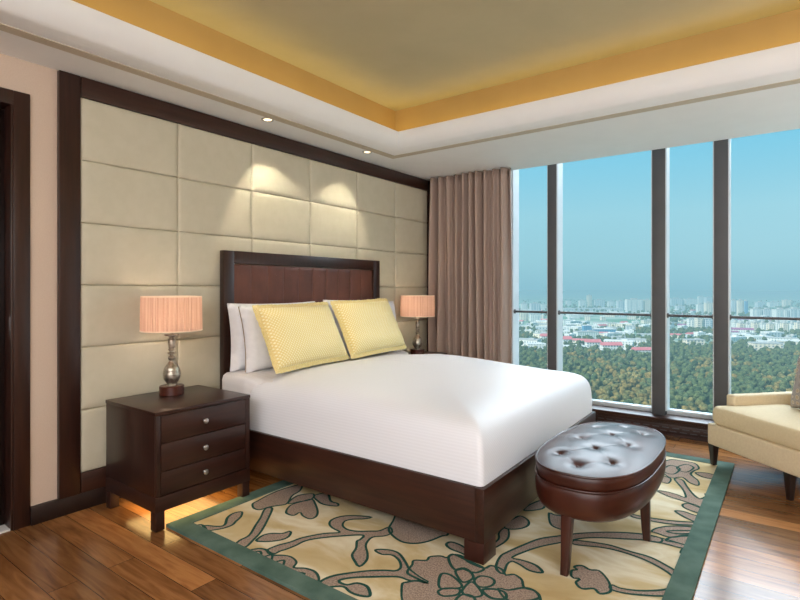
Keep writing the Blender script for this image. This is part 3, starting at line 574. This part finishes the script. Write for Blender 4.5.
# ------------------------------------------------------------------ lamps
m = bpy.data.materials.new('pleated peach shade'); m.use_nodes = True; nt = m.node_tree; nt.nodes.clear()
o_ = N(nt, 'ShaderNodeOutputMaterial'); mx = N(nt, 'ShaderNodeMixShader'); df = N(nt, 'ShaderNodeBsdfDiffuse'); tl = N(nt, 'ShaderNodeBsdfTranslucent')
tcx = N(nt, 'ShaderNodeTexCoord'); sp = N(nt, 'ShaderNodeSeparateXYZ'); nt.links.new(tcx.outputs['Object'], sp.inputs[0])
at = N(nt, 'ShaderNodeMath', operation='ARCTAN2'); nt.links.new(sp.outputs['Y'], at.inputs[0]); nt.links.new(sp.outputs['X'], at.inputs[1])
cb = N(nt, 'ShaderNodeCombineXYZ'); nt.links.new(at.outputs[0], cb.inputs['X'])
ns_ = N(nt, 'ShaderNodeTexNoise', Scale=16, Detail=3); nt.links.new(cb.outputs[0], ns_.inputs['Vector'])
r1 = ramp(nt, [(.32, (214, 168, 146)), (.5, (230, 190, 168)), (.68, (242, 210, 190))]); nt.links.new(ns_.outputs['Fac'], r1.inputs['Fac'])
nt.links.new(r1.outputs['Color'], df.inputs['Color']); nt.links.new(r1.outputs['Color'], tl.inputs['Color'])
mx.inputs[0].default_value = .5; nt.links.new(df.outputs[0], mx.inputs[1]); nt.links.new(tl.outputs[0], mx.inputs[2]); nt.links.new(mx.outputs[0], o_.inputs['Surface'])
M['shade'] = m
M['shade_trim'] = noisy('shade binding', (240, 214, 190), (246, 222, 198), 30, .8)
M['silver_leaf'] = noisy('aged silver', (150, 142, 128), (206, 198, 184), 40, .3, .1, (1, 1, 1), 4, 'Object', metal=.9)
M['lamp_block'] = wood('lamp base wood', (62, 26, 18), (82, 38, 26), (14, 14, 2), .3, kind='Object')
def table_lamp(loc, label):
    t = empty('table_lamp', loc, label=label, cat='lamp', group='bedside table lamps with pleated shades')
    MB().lathe([(.070, 0), (.073, .003), (.073, .052), (.070, .056), (.02, .056)], n=56).build('base', M['lamp_block'], t)
    prof = [(.03, .056), (.026, .062), (.030, .066)]
    for k in range(31):                       # ribbed egg
        a = k/30; r = .053*math.sin(PI*(.12+.80*a))**.75*(1.06-.12*a)
        if .35 < a < .68: r *= 1-.035*abs(math.sin((a-.35)/.33*PI*4))
        prof.append((r, .068+a*.135))
    prof += [(.017, .206), (.012, .210), (.020, .218), (.024, .228), (.020, .238), (.011, .244), (.012, .250), (.025, .256), (.026, .262), (.014, .268), (.014, .272), (.022, .277), (.022, .282), (.016, .287),
             (.020, .300), (.0225, .325), (.020, .345), (.014, .352), (.016, .360), (.030, .366), (.043, .370), (.043, .375), (.020, .378), (.012, .382), (.012, .43), (.004, .43)]
    MB().lathe(prof, n=48).build('stem', M['silver_leaf'], t)
    rnd = random.Random(3); nP = 360; rr = []
    base = [.0012*math.sin(j*2*PI*60/nP)+.0008*(rnd.random()-.5) for j in range(nP)]
    z0, z1, R0, R1 = .402, .612, .179, .175
    def ring(z, r, s=1): return [((r+base[j]*s)*math.cos(2*PI*j/nP), (r+base[j]*s)*math.sin(2*PI*j/nP), z) for j in range(nP)]
    sh = MB().rings([ring(z0, R0-.002), ring(z0, R0), ring(z0+.004, R0, 1.5), ring((z0+z1)/2, (R0+R1)/2, 2), ring(z1-.004, R1, 1.5), ring(z1, R1), ring(z1, R1-.002)], True).build('lamp_shade', M['shade'], t, smooth=25)
    mb = MB()
    for z, r in ((z0, R0), (z1, R1)):
        mb = MB(); mb.rings([ring(z-.004, r+.002, .2), ring(z+.004, r+.002, .2), ring(z+.004, r-.003, .2), ring(z-.004, r-.003, .2)], True, loop=True); mb.build('binding', M['shade_trim'], sh, smooth=25)
    mb = MB()
    for k in range(3):
        a = 2*PI*k/3; mb.tube([(0.01*math.cos(a), .01*math.sin(a), .428), (R0*math.cos(a)*.99, R0*math.sin(a)*.99, .428)], .0018, 6)
    mb.build('shade_ring', M['steel'], sh)
    MB().lathe([(.012, .428), (.014, .44), (.028, .47), (.032, .495), (.026, .52), (.008, .532)], n=24).build('bulb', M['glow'], t)
    light('lamp_light', 'POINT', (0, 0, .495), 7, (1, .80, .58), t, shadow_soft_size=.04)
    return t
table_lamp((.255, -3.362, .642), 'lit table lamp with pleated peach shade and ribbed silver stem, on the left nightstand')
table_lamp((.255, -.655, .62), 'lit table lamp with pleated peach shade beside the curtain, behind the bed')

# ------------------------------------------------------------------ tufted oval ottoman
OX, OY = 2.572, -2.262
ot = empty('ottoman', (OX, OY, .0136), label='oval tufted dark brown leather stool on four wooden legs at the foot of the bed', cat='stool')
oz = .0136
lea = noisy('oxblood leather', (52, 22, 15), (70, 32, 21), 5, .32, .12, (1, 1, 1), 5, bdist=.002)
lea.node_tree.nodes['Principled BSDF'].inputs['Coat Weight'].default_value = .0
lea.node_tree.nodes['Principled BSDF'].inputs['Specular IOR Level'].default_value = .4
lea.node_tree.nodes['Principled BSDF'].inputs['Coat Roughness'].default_value = .3
OL, OW = .548, .266
def outl(n, sx=1, sy=1, e=2.6):
    out = []
    for j in range(n):
        a = 2*PI*j/n; c, s = math.cos(a), math.sin(a)
        out.append((OW*math.copysign(abs(c)**(2/e), c)*sx, OL*math.copysign(abs(s)**(2/e), s)*sy))
    return out
btn = [(-.125, -.31), (-.125, 0), (-.125, .31), (.125, -.31), (.125, 0), (.125, .31), (0, -.455+.0), (0, -.155), (0, .155), (0, .455-.03)]
btn[6] = (0, -.425)
pairs = [(i, j) for i in range(10) for j in range(i) if .05 < math.hypot(btn[i][0]-btn[j][0], btn[i][1]-btn[j][1]) < .225]
def topz(x, y, f):
    z = .470+.032*(1-f**2.6)
    for bx, by in btn:
        d_ = math.hypot(x-bx, y-by); z -= .007*math.exp(-(d_/.019)**2)+.0085*math.exp(-(d_/.05)**2)
    for i, j in pairs:
        ax, ay = btn[i]; cx, cy = btn[j]; dx, dy = cx-ax, cy-ay; L2_ = dx*dx+dy*dy
        t = max(0, min(1, ((x-ax)*dx+(y-ay)*dy)/L2_)); d_ = math.hypot(x-ax-t*dx, y-ay-t*dy)
        z -= .0012*math.exp(-(d_/.008)**2)
    return z-oz
mb = MB(); nA = 220; rs = []
O = outl(nA)
for k in range(70):
    f = 1-k/70
    rs.append([(x*f*.985, y*f*.985, topz(x*f*.985, y*f*.985, f)) for x, y in O])
mb.rings(rs, True, False, True)
# side of the cushion
side = [[(x*s, y*s, z-oz) for x, y in O] for s, z in ((.985, .470), (1.0, .462), (1.006, .445), (1.006, .425), (.998, .408), (.985, .402))]
mb.rings(side, True, False, True)
cs = mb.build('seat_cushion', lea, ot, smooth=50)
mb = MB(); mb.tube([(x*1.0, y*1.0, .468-oz) for x, y in O], .0055, 8, True); mb.build('piping', lea, cs)
mb = MB(); mb.tube([(x*1.012, y*1.006, .405-oz) for x, y in O], .0042, 8, True); mb.build('piping', lea, cs)
for bx, by in btn:
    z = topz(bx, by, math.hypot(bx/OW, by/OL))
    MB().lathe([(.0001, .004), (.006, .0035), (.0095, .001), (.010, -.003)], (bx, by, z+.002), 18, False, False).build('button', lea, cs)
mb = MB(); rs = []
for s, z in ((.90, .405), (.985, .402), (1.008, .392), (1.018, .365), (1.014, .335), (.995, .303), (.955, .276), (.90, .262), (.6, .258)):
    rs.append([(x*s, y*(1-(1-s)*.55), z-oz) for x, y in O])
mb.rings(rs, True, True, True); mb.build('drum', lea, ot, smooth=60)
for a, c in ((-.02, -.503), (.195, .03), (0, .485), (-.205, .03)):
    sx_, sy_ = (a/.205*.012 if abs(a) > .1 else 0), (math.copysign(.042, c) if abs(a) < .1 else 0)
    mb = MB(); mb.rings([[(a+sx_*k+p[0], c+sy_*k+p[1], z-oz) for p in rrect(-h_, h_, -h_, h_, .006, 0, 3)] for k, h_, z in ((1, .017, oz+.0005), (.6, .0195, .08), (0, .025, .275))], True, True, True)
    mb.build('leg', M['leg_wood'], ot)

# ------------------------------------------------------------------ armchair
AX, AY = 2.878, -.700
aA = math.atan2(-.68, .735)      # local +x runs along the front edge, local +y to the back
ch = empty('armchair', (AX, AY, 0), aA, label='cream upholstered low armchair with dark tapered legs by the window', cat='armchair')
crm = noisy('cream upholstery', (212, 194, 156), (218, 200, 164), 70, .8, .15, (1, 1, 1), 3)
crm2 = noisy('pale cream upholstery', (216, 196, 162), (222, 204, 170), 70, .8, .15, (1, 1, 1), 3)
CW, CD = .78, .74
mb = MB(); mb.box(0, CW, 0, CD, .165, .318, .012, 3); mb.build('seat_frame', crm2, ch)
def cush(name, x0, x1, y0, y1, z0, z1, mat, r=.05, crown=.03, parent=None, rc=.04):
    prof = []
    h = (z1-z0)
    for k in range(9):
        a = -PI/2+PI*k/8; prof.append((r*.6*(1-math.cos(a)), (z0+z1)/2+math.sin(a)*h/2))
    for ins, dz_ in ((.08, .4), (.14, .7), (.22, .92), (.3, 1.0)): prof.append((ins, z1+crown*dz_))
    return loft(name, mat, x0, x1, y0, y1, z0, prof, rc, None, parent, True, 6, .05)
cush('seat_cushion', .0+.012, CW-.012, .012, CD-.12, .318, .446, crm, .035, .022, ch)
for k, x in enumerate((.008, CW-.088)):
    mb = MB(); mb.box(x, x+.08, .15, CD, .30, .527, .016, 4); mb.build('arm', crm2, ch)
mb = MB()
rs = []
for y, z, th in ((CD-.13, .30, .13), (CD-.10, .5, .14), (CD-.05, .7, .13), (CD, .86, .10), (CD+.015, .885, .06)):
    rs.append([(p[0], y+p[1], z) for p in rrect(0.10, CW-.10, 0, th, .03, 0, 4)])
mb.rings(rs, True, True, True); mb.build('backrest', crm, ch, smooth=60)
for x, y, in ((.028, .03), (.64, .03), (.03, CD-.04), (CW-.03, CD-.04)):
    mb = MB(); s_ = -1 if x < .4 else 1
    mb.rings([[(x+p[0], y+p[1], z) for p in rrect(-h_, h_, -h_, h_, .004, 0, 3)] for h_, z in ((.015, .0165 if (x < .1 and y < .1) else .0005), (.026, .168))], True, True, True)
    mb.build('leg', M['black_wood'], ch)
# patterned cushion leaning on the chair back
m, nt, b = base_mat('ogee patterned cloth', (176, 158, 140), .8)
v = coords(nt, 'Object', (1, 1, 1)); vo = N(nt, 'ShaderNodeTexVoronoi', Scale=22); vo.inputs['Randomness'].default_value = .15; nt.links.new(v, vo.inputs['Vector'])
r1 = ramp(nt, [(.2, (186, 164, 138)), (.34, (206, 192, 174)), (.42, (150, 142, 140)), (.55, (170, 162, 158))]); nt.links.new(vo.outputs['Distance'], r1.inputs['Fac']); nt.links.new(r1.outputs['Color'], b.inputs['Base Color'])
cu2 = pillow_bm(MB(), .44, .40, .14, seed=4).build('throw_cushion', m, None, M=Matrix.Translation((0, 0, .2)) @ Matrix.Rotation(math.radians(78), 4, 'X'), smooth=70)
tag(cu2, 'grey and beige patterned scatter cushion leaning on the cream armchair', 'cushion')
R_ = Matrix.Rotation(aA, 4, 'Z'); p_ = Vector((AX, AY, .462)) + (R_ @ Vector((.47, .50, 0)))
cu2.location = p_; cu2.rotation_euler = (0, 0, aA)

# ------------------------------------------------------------------ cove lights and added fill lights
def area(name, loc, rot, sx_, sy_, e, c, parent=None, spread=180):
    return light(name, 'AREA', loc, e, c, parent, [math.radians(a) for a in rot], shape='RECTANGLE', size=sx_, size_y=sy_, spread=math.radians(spread))
gold = (1, .73, .20)
cl_x, cl_y = (0.43+x1-.43)/2, (y0+y1)/2
area('cove_light', (.50, cl_y, 2.672), (180, 0, 0), .05, (y1-y0)-1.0, 3.2, gold)
area('cove_light', (x1-.50, cl_y, 2.672), (180, 0, 0), .05, (y1-y0)-1.0, 3.2, gold)
area('cove_light', ((x0+x1)/2, y1-.50, 2.672), (180, 0, 0), (x1-x0)-1.0, .05, 3.4, gold)
area('cove_light', ((x0+x1)/2, y0+.50, 2.672), (180, 0, 0), (x1-x0)-1.0, .05, 3.4, gold)
area('fill_light', (3.4, -5.9, 2.45), (42, 0, 8), 5.6, 1.6, 150, (.97, .985, 1))  # added overhead fill behind the camera, not a fixture of the room
area('sky_fill', (3.6, 7.5, 8.0), (-52, 0, 0), 14, 7, 3300, (.86, .94, 1))  # added unseen panel outside, above the windows, boosts the light of the sky
area('fill_light', (3.6, -6.45, 1.35), (90, 0, 6), 5.4, 2.2, 88, (.97, .985, 1))  # added upright fill panel behind the camera, brightens walls and ceiling
area('fill_uplight', (5.3, -1.3, .5), (180, 0, 0), 1.6, 1.6, 38, (.98, .99, 1))  # added out-of-view fill that lifts the ceiling near the windows
# ------------------------------------------------------------------ the city far below the windows (real scale, ground 70 m down)
GZ = -69.0
FW, RT = Vector((-.5964, .8027, 0)), Vector((.8027, .5964, 0))
def depth(v): return 70.3*525.24/(v-289.256)
def at(u, Z, z=GZ):
    p = Vector((3.3693, -5.1527, 0)) + FW*Z + RT*((u-400)/525.24*Z); return Vector((p.x, p.y, z))
def paint_haze(m):
    """aerial haze painted in: haze-coloured glow mixed over the surface by distance"""
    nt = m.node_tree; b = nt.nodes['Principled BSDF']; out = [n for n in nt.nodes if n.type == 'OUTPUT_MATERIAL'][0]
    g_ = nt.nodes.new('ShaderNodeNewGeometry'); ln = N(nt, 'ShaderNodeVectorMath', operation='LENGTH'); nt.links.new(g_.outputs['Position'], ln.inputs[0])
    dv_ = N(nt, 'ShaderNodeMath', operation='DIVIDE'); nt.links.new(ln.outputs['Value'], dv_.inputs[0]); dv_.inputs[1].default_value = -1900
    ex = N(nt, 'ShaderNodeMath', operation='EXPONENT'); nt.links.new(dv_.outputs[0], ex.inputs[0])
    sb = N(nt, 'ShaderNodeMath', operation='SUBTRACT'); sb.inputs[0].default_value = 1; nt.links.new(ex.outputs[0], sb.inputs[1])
    e = N(nt, 'ShaderNodeEmission'); e.inputs['Color'].default_value = lin(HZ)  # haze put into the material as a glow, no air volume
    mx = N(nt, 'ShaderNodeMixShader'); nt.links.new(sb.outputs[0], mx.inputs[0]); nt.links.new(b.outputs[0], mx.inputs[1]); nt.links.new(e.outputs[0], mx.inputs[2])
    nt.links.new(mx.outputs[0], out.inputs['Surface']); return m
gm = noisy('town ground', (110, 150, 120), (196, 204, 188), .010, .95, 0, (1, 1, 1), 8, spec=.05, lo=.38, hi=.68)
paint_haze(gm)
mb = MB(); mb.poly([(-40000, 60, GZ), (30000, 60, GZ), (30000, 60000, GZ), (-40000, 60000, GZ)])
g_ = mb.build('ground', gm, smooth=0); struct(g_)

pg = paint_haze(noisy('park ground', (70, 88, 62), (96, 108, 74), .05, .95, spec=.05))
mb = MB(); mb.poly([at(a_, z_, GZ+.15) for a_, z_ in ((440, 250), (470, 660), (840, 660), (900, 250))]); struct(mb.build('ground_park', pg, smooth=0))
def tree_mat(name, stops):
    m, nt, b = base_mat(name, stops[0], .9, 0, .1)
    oi = N(nt, 'ShaderNodeNewGeometry'); n = N(nt, 'ShaderNodeTexNoise', Scale=.07, Detail=3); nt.links.new(oi.outputs['Position'], n.inputs['Vector'])
    n2 = N(nt, 'ShaderNodeTexNoise', Scale=.9, Detail=4); nt.links.new(oi.outputs['Position'], n2.inputs['Vector'])
    r = ramp(nt, [(.32+.36*i/(len(stops)-1), c) for i, c in enumerate(stops)]); nt.links.new(n.outputs['Fac'], r.inputs['Fac'])
    mm = N(nt, 'ShaderNodeMix', data_type='RGBA', blend_type='MULTIPLY'); mm.inputs[0].default_value = 1
    r2 = ramp(nt, [(.33, (165, 172, 168)), (.64, (255, 255, 255))]); nt.links.new(n2.outputs['Fac'], r2.inputs['Fac'])
    nt.links.new(r.outputs['Color'], mm.inputs[6]); nt.links.new(r2.outputs['Color'], mm.inputs[7]); nt.links.new(mm.outputs[2], b.inputs['Base Color'])
    return paint_haze(m)
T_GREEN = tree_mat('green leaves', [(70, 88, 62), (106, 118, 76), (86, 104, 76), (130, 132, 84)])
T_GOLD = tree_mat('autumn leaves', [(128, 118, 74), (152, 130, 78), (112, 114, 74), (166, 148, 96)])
M['bark'] = paint_haze(noisy('bark', (70, 54, 42), (86, 66, 50), 1, .9))
def crown_bm(seed, r, h, sub=2):
    rnd = random.Random(seed); bm = bmesh.new()
    for k in range(5):
        b2 = bmesh.new(); bmesh.ops.create_icosphere(b2, subdivisions=sub, radius=1)
        s = r*(.62+.25*rnd.random()); off = Vector((rnd.uniform(-.5, .5)*r, rnd.uniform(-.5, .5)*r, h*.6+rnd.uniform(-.18, .3)*h)) if k else Vector((0, 0, h*.62))
        for v in b2.verts:
            d_ = v.co.normalized(); v.co = d_*s*(1+.28*noise.noise(d_*2.6+Vector((seed*3.1+k, 0, 0))))
            v.co.z *= .85; v.co += off
        vm = {v: bm.verts.new(v.co) for v in b2.verts}
        for f in b2.faces: bm.faces.new([vm[v] for v in f.verts])
        b2.free()
    return bm
tm = {}
for kind, mt_ in (('g', T_GREEN), ('a', T_GOLD)):
    tm[kind] = []
    for s in range(4):
        mb = MB(); mb.mi = 0; mb.merge(crown_bm(s+(7 if kind == 'a' else 0), 2.7, 8.0))
        mb.mi = 1; mb.tube([(0, 0, -.2), (.1, 0, 2.5), (0, .1, 5)], [.35, .28, .2], 6)
        o = mb.build('tree_shape', [mt_, M['bark']], smooth=180); tm[kind].append(o.data); bpy.data.objects.remove(o)
rnd = random.Random(11)
cand = []
for k in range(7000):
    Z = 285*(900/285)**(rnd.random()**.9); u = rnd.uniform(508, 815)
    if Z > 640 and rnd.random() < .45: continue
    cand.append((Z, u))
cand.sort()
# keep a minimum spacing
kept, gridc = [], {}
for Z, u in cand:
    p = at(u, Z); key = (int(p.x//5), int(p.y//5))
    if any((p-q).length < 5.2 for dx in (-1, 0, 1) for dy in (-1, 0, 1) for q in gridc.get((key[0]+dx, key[1]+dy), [])): continue
    gridc.setdefault(key, []).append(p); kept.append((Z, u, p))
def in_view(u):      # not behind a mullion or the chair
    return 519 < u < 548 or 562 < u < 652 or 668 < u < 714 or 730 < u < 800
near = [k for k in kept if in_view(k[1]) and (k[1] > 585 or k[0] > 360)][:300]
nearset = {id(k) for k in near}
def gold_here(p, Z):
    return noise.noise(Vector((p.x*.016, p.y*.016, 3.0)))*.8+noise.noise(Vector((p.x*.09, p.y*.09, 5.0)))*.7 + (.20 if Z < 400 else (.05 if Z < 520 else -.22)) > .24
for Z, u, p in near:
    kd = 'a' if gold_here(p, Z) else 'g'
    o = bpy.data.objects.new('tree', rnd.choice(tm[kd])); COL.objects.link(o)
    s = rnd.uniform(.75, 1.08); o.location = p; o.scale = (s, s, s*rnd.uniform(.85, 1.2)); o.rotation_euler = (0, 0, rnd.uniform(0, 6.28))
    tag(o, 'golden autumn tree among the closest treetops far below the windows' if kd == 'a' else 'green leafy tree among the closest treetops far below the windows', 'tree',
        'golden trees of the park below' if kd == 'a' else 'green trees of the park below')
def mass(name, items, mts, label):
    import numpy as np
    bms = [crown_bm(20+s, 2.7, 8.0, 1) for s in range(3)]; V0, F0 = [], []
    for bm in bms:
        bm.verts.index_update(); bm.verts.ensure_lookup_table(); V0.append(np.array([v.co[:] for v in bm.verts])); F0.append(np.array([[v.index for v in f.verts] for f in bm.faces])); bm.free()
    Vs, Fs, MI, n = [], [], [], 0
    for p, s, mi_ in items:
        MI.append(mi_)
        k = rnd.randrange(3); a = rnd.uniform(0, 6.28); c, s_ = math.cos(a), math.sin(a)
        R = np.array([[c, -s_, 0], [s_, c, 0], [0, 0, 1]])*s
        Vs.append(V0[k] @ R.T + np.array(p[:])); Fs.append(F0[k]+n); n += len(V0[k])
    V = np.concatenate(Vs); F = np.concatenate(Fs)
    me = bpy.data.meshes.new(name); me.from_pydata(V.tolist(), [], F.tolist()); [me.materials.append(q) for q in mts]
    me.polygons.foreach_set('use_smooth', [True]*len(F)); me.polygons.foreach_set('material_index', np.repeat(MI, [len(f) for f in Fs]).astype('int32'))
    o = bpy.data.objects.new(name, me); COL.objects.link(o); tag(o, label, 'trees', kind='stuff'); return o
ga, gg = [], []
for k in kept:
    if id(k) in nearset: continue
    gg.append((k[2], rnd.uniform(.8, 1.2), int(gold_here(k[2], k[0]))))
for k in range(2200):
    Z = 620*(3200/620)**rnd.random(); u = rnd.uniform(505, 815)
    p = at(u, Z)
    if noise.noise(Vector((p.x*.004, p.y*.004, 9))) < -.12: continue
    gg.append((p, rnd.uniform(.8, 1.25)*(1+.35*(Z > 1000)), int(rnd.random() < .16)))

# ---- buildings
def facade(name, c, wcol, kx=3.2, kz=3.0):
    m, nt, b = base_mat(name, c, .85, 0, .2)
    tcn = N(nt, 'ShaderNodeTexCoord'); s = N(nt, 'ShaderNodeSeparateXYZ'); nt.links.new(tcn.outputs['Object'], s.inputs[0])
    ad = N(nt, 'ShaderNodeMath', operation='ADD'); nt.links.new(s.outputs['X'], ad.inputs[0]); nt.links.new(s.outputs['Y'], ad.inputs[1])
    def stripe(sock, per, duty):
        d_ = N(nt, 'ShaderNodeMath', operation='DIVIDE'); nt.links.new(sock, d_.inputs[0]); d_.inputs[1].default_value = per
        f = N(nt, 'ShaderNodeMath', operation='FRACT'); nt.links.new(d_.outputs[0], f.inputs[0])
        l = N(nt, 'ShaderNodeMath', operation='LESS_THAN'); nt.links.new(f.outputs[0], l.inputs[0]); l.inputs[1].default_value = duty; return l.outputs[0]
    mu_ = N(nt, 'ShaderNodeMath', operation='MULTIPLY'); nt.links.new(stripe(ad.outputs[0], kx, .45), mu_.inputs[0]); nt.links.new(stripe(s.outputs['Z'], kz, .62), mu_.inputs[1])
    mm = N(nt, 'ShaderNodeMix', data_type='RGBA'); nt.links.new(mu_.outputs[0], mm.inputs[0]); mm.inputs[6].default_value = lin(c); mm.inputs[7].default_value = lin(wcol)
    nt.links.new(mm.outputs[2], b.inputs['Base Color']); return paint_haze(m)
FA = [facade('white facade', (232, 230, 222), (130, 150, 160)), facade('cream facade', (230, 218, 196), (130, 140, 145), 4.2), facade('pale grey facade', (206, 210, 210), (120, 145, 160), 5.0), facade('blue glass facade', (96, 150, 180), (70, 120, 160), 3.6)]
ROOF = {'grey': paint_haze(noisy('grey roof', (176, 178, 176), (190, 190, 186), .2, .9)), 'red': paint_haze(noisy('red roof', (204, 112, 118), (212, 124, 128), .2, .9)),
        'white': paint_haze(noisy('white roof', (226, 226, 222), (234, 232, 228), .2, .9)), 'purple': paint_haze(noisy('plum roof', (150, 84, 128), (160, 98, 134), .2, .9))}
BLD = []
def building(name, u0, u1, vb, vt, fa, roof, label, group, style='tower', yaw=0):
    Z = depth(vb); p = at((u0+u1)/2, Z); wd = (u1-u0)/525.24*Z; h = (vb-vt)/525.24*Z; dp_ = min(max(wd*.6, 9), 16 if style != 'gable' else 9)
    rz = math.radians(36.6)+yaw
    ax, ay = math.cos(rz), math.sin(rz); nseg = max(1, int(wd/14))
    mine = [(p.x+ax*wd*((k+.5)/nseg-.5), p.y+ay*wd*((k+.5)/nseg-.5), max(wd/nseg*.5, dp_/2)+2) for k in range(nseg)]
    if name == 'low_building' and any((a[0]-b_[0])**2+(a[1]-b_[1])**2 < (a[2]+b_[2])**2 for a in mine for b_ in BLD): return None
    BLD.extend(mine)
    t = empty(name, p, rz, label=label, cat='building', group=group)
    mb = MB(); hb_ = h if style != 'gable' else h*.7
    mb.box(-wd/2, wd/2, -dp_/2, dp_/2, 0, hb_)
    if style == 'tower':
        nb = max(1, int(wd/12))
        for k in range(nb):
            x = -wd/2+(k+.5)*wd/nb; mb.box(x-wd/nb*.22, x+wd/nb*.22, -dp_/2-1.2, -dp_/2, 0, hb_-2)
    mb.build('facade', FA[fa], t, smooth=0)
    mb = MB()
    if style == 'gable':
        a = [(-wd/2-.5, -dp_/2-.6, hb_), (-wd/2-.5, 0, h), (-wd/2-.5, dp_/2+.6, hb_)]; mb.rings([a, [(-q[0], q[1], q[2]) for q in a]], True, True, True)
    else:
        mb.box(-wd/2-.3, wd/2+.3, -dp_/2-.3, dp_/2+.3, hb_, hb_+.9)
        if style == 'tower':
            mb.box(-wd*.18, wd*.18, -dp_*.25, dp_*.25, hb_+.9, hb_+4.2)
        else: mb.box(wd*.1, wd*.3, -dp_*.2, dp_*.2, hb_+.9, hb_+2.2)
    mb.build('roof', ROOF[roof], t, smooth=0)
    return t
PN = ['first', 'second', 'third', 'fourth']
def pane(u): return PN[0] if u < 550 else PN[1] if u < 656 else PN[2] if u < 718 else PN[3]
TW = [(521, 527, 312, 303.5, 0), (530, 540, 313, 303.5, 2), (541, 546, 310, 304.5, 0), (520, 528, 321, 312.5, 1), (530, 540, 322, 314, 0),
      (579, 585, 308, 300.5, 0), (587, 591.5, 308, 295.5, 1), (594, 604, 308, 300, 2), (617, 624, 310, 301, 2), (626, 642, 313, 299.5, 0), (644, 651, 313, 300, 1), (566, 571, 306, 301, 0), (608, 614, 307, 301.5, 0),
      (670, 682, 306, 298.5, 2), (684, 696, 306, 299, 0), (698, 703, 304, 296.5, 0), (705, 712, 306, 297.5, 2), (697, 703, 314, 304.5, 0), (705, 712, 315, 303, 1), (688, 694, 330, 319, 0), (696, 702, 331, 318, 1), (704, 712, 331, 319, 2), (676, 684, 312, 306, 2),
      (731, 736, 314, 300.5, 2), (737.5, 743, 316, 300.5, 1), (744, 747, 315, 301, 3), (751.5, 760, 319, 309, 0), (762, 772, 319, 309.5, 2), (774, 786, 320, 309.5, 0), (788, 800, 320, 309, 2), (783, 790, 307, 300, 1), (756, 764, 308, 302, 2), (768, 778, 307, 302.5, 0)]
for i, (a, bb, vb, vt, fa) in enumerate(TW):
    building('apartment_tower', a, bb, vb, vt, fa, 'grey', 'pale high-rise block in the hazy skyline, seen through the %s window pane from the curtain' % pane(a),
             'hazy towers behind the %s pane' % pane(a))
for k, a in enumerate((733, 738.5, 745, 752.5, 760, 768, 775, 782, 789.5, 796)):
    building('apartment_tower', a, a+5.2, 332+(k % 2), 322.5+(k % 3)*.6, 1 if k % 2 else 0, 'grey', 'short cream and white tower in the regular row below the rail in the fourth pane', 'row of short towers below the rail')
for a, bb, vb, vt, lb in ((562.5, 571, 346, 336, 'long white building with red roof at the left edge of the second pane'), (586, 600, 349, 339, 'long white building with red roof, left one of the adjoining pair in the second pane'),
                          (601.5, 621, 352, 342, 'long white building with red roof, right one of the adjoining pair in the second pane'), (633, 652, 356, 347, 'low white building with dull red roof just above the treetops in the second pane'), (541, 547.5, 342, 333.5, 'small white building with red roof in the first pane')):
    building('long_building', a, bb, vb, vt, 0, 'red', lb, None, 'gable')
building('office_block', 583, 590.5, 335, 325.5, 3, 'white', 'blue glazed office block with white roof in the middle of the second pane', None, 'flat')
building('long_building', 591, 614, 335, 329, 3, 'white', 'long low blue and white block beside the blue office in the second pane', None, 'flat')
building('long_building', 563, 622, 311.5, 308.3, 2, 'white', 'very long pale slab along the rail in the second pane', None, 'flat')
building('long_building', 749, 769, 341, 336.5, 0, 'white', 'low white building in the trees below the tower row in the fourth pane', None, 'flat')
rnd = random.Random(5); cnt = 0
for k in range(900):
    u = rnd.choice([rnd.uniform(519, 546), rnd.uniform(563, 650), rnd.uniform(563, 650), rnd.uniform(669, 712), rnd.uniform(731, 799), rnd.uniform(731, 799)])
    vb = rnd.uniform(312, 352) if u > 660 else rnd.uniform(311, 350)
    if rnd.random() < (vb-312)/46: continue
    Z = depth(vb); wpx = rnd.uniform(9, 34)/Z*525; hp = rnd.uniform(4, 10)/Z*525
    roof = rnd.choices(['white', 'grey', 'red', 'purple'], [5, 3, 1, 1.2 if u > 660 else .2])[0]
    st = 'gable' if roof in ('red', 'purple') else 'flat'
    col_ = {'white': 'white', 'grey': 'grey', 'red': 'red', 'purple': 'plum'}[roof]
    if not building('low_building', u-wpx/2, u+wpx/2, vb, vb-hp, rnd.choice([0, 0, 1, 2]), roof, 'small %s-roofed low building among trees in the town behind the %s pane' % (col_, pane(u)), '%s-roofed low buildings behind the %s pane' % (col_, pane(u)), st, rnd.uniform(-.6, .6)): continue
    cnt += 1
    if cnt >= 190: break
s_ = light('sun', 'SUN', (0, -30, 60), 6.0, (1, .95, .86), None, (math.radians(52), 0, math.radians(-28)), angle=math.radians(2))
gg = [q for q in gg if all((q[0].x-b_[0])**2+(q[0].y-b_[1])**2 > (b_[2]+5*q[1])**2 for b_ in BLD)]
mass('tree_canopy', gg, [T_GREEN, T_GOLD], 'dense green and golden tree canopy stretching beyond the nearest trees into the town')
